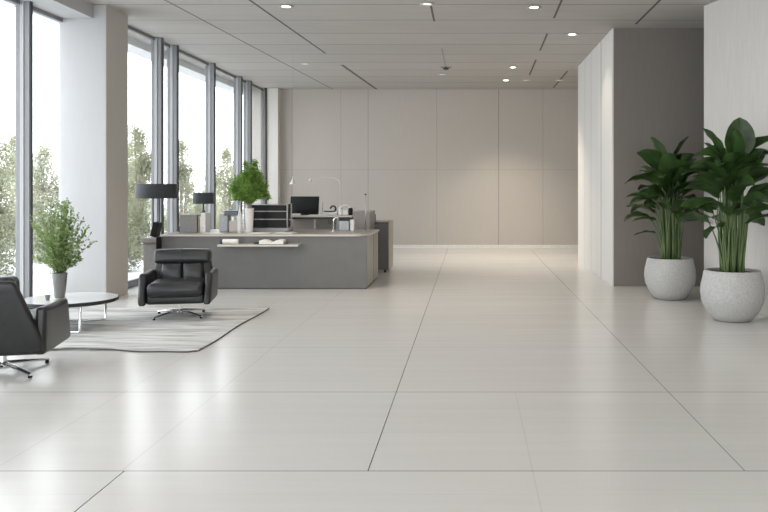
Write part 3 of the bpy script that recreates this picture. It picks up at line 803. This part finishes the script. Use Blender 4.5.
MB().lathe([(.001, 0), (.09, 0), (.09, .006), (.02, .012)], (0, .07, 0), 28).build('stand', m_black, mo, smooth='angle')
MB().tube([(0, .07, .01), (0, .06, .10), (0, .025, .14)], .015, 10).build('neck', m_black, mo, smooth=True)
item(MB().rbox(-.055, .055, -.05, .05, 0, .13, .03), 'desk_speaker', m_black, (-2.93, 12.92, ZC), 'small black speaker between the letter trays and the monitor', 'speaker', smooth=True)
o = item(MB().rbox(-.07, .07, -.04, .04, 0, .03, .012), 'computer_mouse', m_white, (-2.80, 12.90, ZC), 'white computer mouse in front of the monitor', 'mouse', smooth=True)
o = item(MB().box(-.15, .15, -.08, .08, 0, .010), 'paper_stack', m_paper, (-2.45, 12.93, ZC + .001), 'white papers on the raised counter right of the monitor', 'paper', 'loose papers on the desk')
ph = thing('desk_phone', 'white desk phone with black looped handset on the raised counter', 'telephone', (-2.30, 13.15, ZC))
MB().rbox(-.12, .13, -.07, .07, 0, .045, .015).build('body', m_white, ph, smooth=True)
MB().tube([(-.12, 0, .04), (-.12, 0, .22)], .006, 8, r2=.003).build('antenna', m_gasket, ph, smooth=True)
MB().tube([(-.10, 0, .06), (0, 0, .055), (.06, 0, .06), (.09, 0, .075)], .011, 8).build('cradle', m_gasket, ph, smooth=True)
MB().tube([(.05 + .045 * math.cos(a), 0, .10 + .045 * math.sin(a)) for a in [-.6 + i * .42 for i in range(10)]], .013, 8).build('handset', m_black, ph, smooth=True)
hs = thing('headphones', 'white headset with black ear pad standing beside the desk phone', 'headphones', (-2.02, 13.0, ZC))
MB().tube([(-.10 + .09 + .09 * math.cos(a), 0, .09 + .07 * math.sin(a)) for a in [i * PI / 12 for i in range(13)]], .016, 8).build('headband', m_white, hs, smooth=True)
MB().rbox(-.11, -.05, -.05, .05, .0, .11, .02).build('ear_pad', m_white, hs, smooth=True)
MB().rbox(.045, .115, -.05, .05, .0, .12, .028).build('ear_pad', m_black, hs, smooth=True)
MB().rbox(-.05, .05, -.04, .04, 0, .09, .015).build('stand', m_ceramic, hs, smooth=True)
# arc lamp, pendant
al = thing('arc_lamp', 'very thin white arc lamp rising from the raised counter', 'lamp', (-2.17, 13.35, ZC))
MB().tube([(0, 0, .01), (0, 0, .50), (-.02, 0, .57), (-.10, 0, .61), (-.25, 0, .625), (-.42, 0, .60), (-.48, 0, .585)], .003, 8).build('arm', m_white, al, smooth=True)
MB().lathe([(.001, 0), (.05, 0), (.05, .008), (.01, .014)], n=24).build('base', m_white, al, smooth='angle')
MB().lathe([(.008, .03), (.022, .012), (.032, -.02), (.028, -.022), (.001, 0)], (-.495, 0, .575), 20, cap=False).build('shade', m_white, al, smooth=True)
pl = thing('pendant_lamp', 'tiny white cone pendant hanging on a thin cord', 'lamp', (-3.10, 14.0, 1.50))
MB().lathe([(.007, .14), (.010, .09), (.025, .05), (.055, .005), (.06, 0), (.052, .003), (.001, .05)], n=28, cap=False).build('shade', m_white, pl, smooth='angle')
MB().tube([(0, 0, .13), (0, 0, H - 1.50)], .0022, 6).build('cord', m_mull2, pl)

# filing cabinet right behind the desk
fc = thing('filing_cabinet', 'taupe filing cabinet on castors behind the right desk end', 'cabinet', (0, 0, 0))
MB().box(-1.92, -1.385, 13.52, 14.22, .05, .845).build('body', m_desk, fc, bevel=.004)
MB().box(-1.383, -1.366, 13.515, 14.225, .05, .85).build('side_panel', m_beige, fc, bevel=.003)
MB().box(-1.93, -1.36, 13.50, 14.23, .851, .866).build('top', m_beige, fc, bevel=.003)
for z0, z1 in ((.07, .31), (.325, .565), (.58, .83)):
    d = MB().box(-1.90, -1.40, 13.505, 13.519, z0, z1).build('drawer', m_desk, fc, bevel=.002)
    MB().box(-1.72, -1.58, 13.49, 13.504, z1 - .04, z1 - .028).build('handle', m_steel, d)
for x in (-1.87, -1.44):
    for y in (13.58, 14.15): MB().tube([(x - .015, y, .026), (x + .015, y, .026)], .025, 16).build('castor', m_black, fc, smooth='angle')
pc = thing('pen_cup', 'small dark cup on top of the taupe filing cabinet', 'cup', (-1.64, 13.62, .867))
MB().lathe([(.001, 0), (.036, 0), (.038, .12), (.034, .12), (.032, .01), (.001, .01)], n=24).build('cup', m_slate, pc, smooth='angle')
for x, y in ((.012, .0), (-.012, .008), (.0, -.012)): MB().tube([(x, y, .012), (x * 1.6, y * 1.6, .15)], .004, 6).build('pen', m_gasket, pc)

# ------------------------------------------------------------------ light
W = bpy.data.worlds.new('w'); S.world = W; W.use_nodes = True
nt = W.node_tree; bg = nt.nodes['Background']
tc = nt.nodes.new('ShaderNodeTexCoord'); sp = nt.nodes.new('ShaderNodeSeparateXYZ'); mr = nt.nodes.new('ShaderNodeMapRange')
nt.links.new(tc.outputs['Generated'], sp.inputs[0]); nt.links.new(sp.outputs[2], mr.inputs[0])
mr.inputs[1].default_value = -.1; mr.inputs[2].default_value = .7
mx = nt.nodes.new('ShaderNodeMix'); mx.data_type = 'RGBA'; nt.links.new(mr.outputs[0], mx.inputs[0])
mx.inputs[6].default_value = (.975, .985, 1, 1); mx.inputs[7].default_value = (.92, .955, 1, 1)
nt.links.new(mx.outputs[2], bg.inputs[0]); bg.inputs[1].default_value = 2.4
def area(loc, rot, sx_, sy_, e, col=(1, 1, 1), portal=False, name='area_lamp'):
    l = bpy.data.lights.new(name, 'AREA'); l.shape = 'RECTANGLE'; l.size = sx_; l.size_y = sy_; l.energy = e; l.color = col
    if portal: l.cycles.is_portal = True
    o = bpy.data.objects.new(name, l); C.objects.link(o); o.location = loc; o.rotation_euler = rot; return o
# sky portals at the glazing
area((-5.26, 2.9, 1.8), (0, -PI / 2, 0), 3.6, 14.6, 1, portal=True, name='window_portal')
area((-5.0, 14.7, 1.9), (0, -PI / 2, 0), 3.8, 7.6, 1, portal=True, name='window_portal')
area((-.35, YF - .22, 1.5), (PI / 2, 0, 0), 9.8, 2.8, 1, portal=True, name='window_portal')
# added area lamps under the ceiling, out of view, filling the near room
for x in (-2.2, 1.6):
    for y in (1, 6.5): area((x, y, H - .02), (0, 0, 0), 1.2, 1.2, 14, (1, .94, .86), name='fill_lamp')

# ------------------------------------------------------------------ camera
cam = bpy.data.cameras.new('camera'); co = bpy.data.objects.new('camera', cam); C.objects.link(co)
co.location = (0, 0, 1.45); co.rotation_euler = (PI / 2, 0, 0)
cam.sensor_width = 36; cam.lens = 800 / 768 * 36; cam.shift_x = -86 / 768; cam.shift_y = -69 / 768
cam.clip_end = 200
S.camera = co
S.view_settings.view_transform = 'Standard'
S.view_settings.look = 'None'
S.view_settings.exposure = 1.0
try:
    S.cycles.use_denoising = True; S.cycles.denoiser = 'OPENIMAGEDENOISE'
except Exception: pass
S.cycles.max_bounces = 8; S.cycles.diffuse_bounces = 5; S.cycles.transparent_max_bounces = 12
S.cycles.sample_clamp_indirect = 6
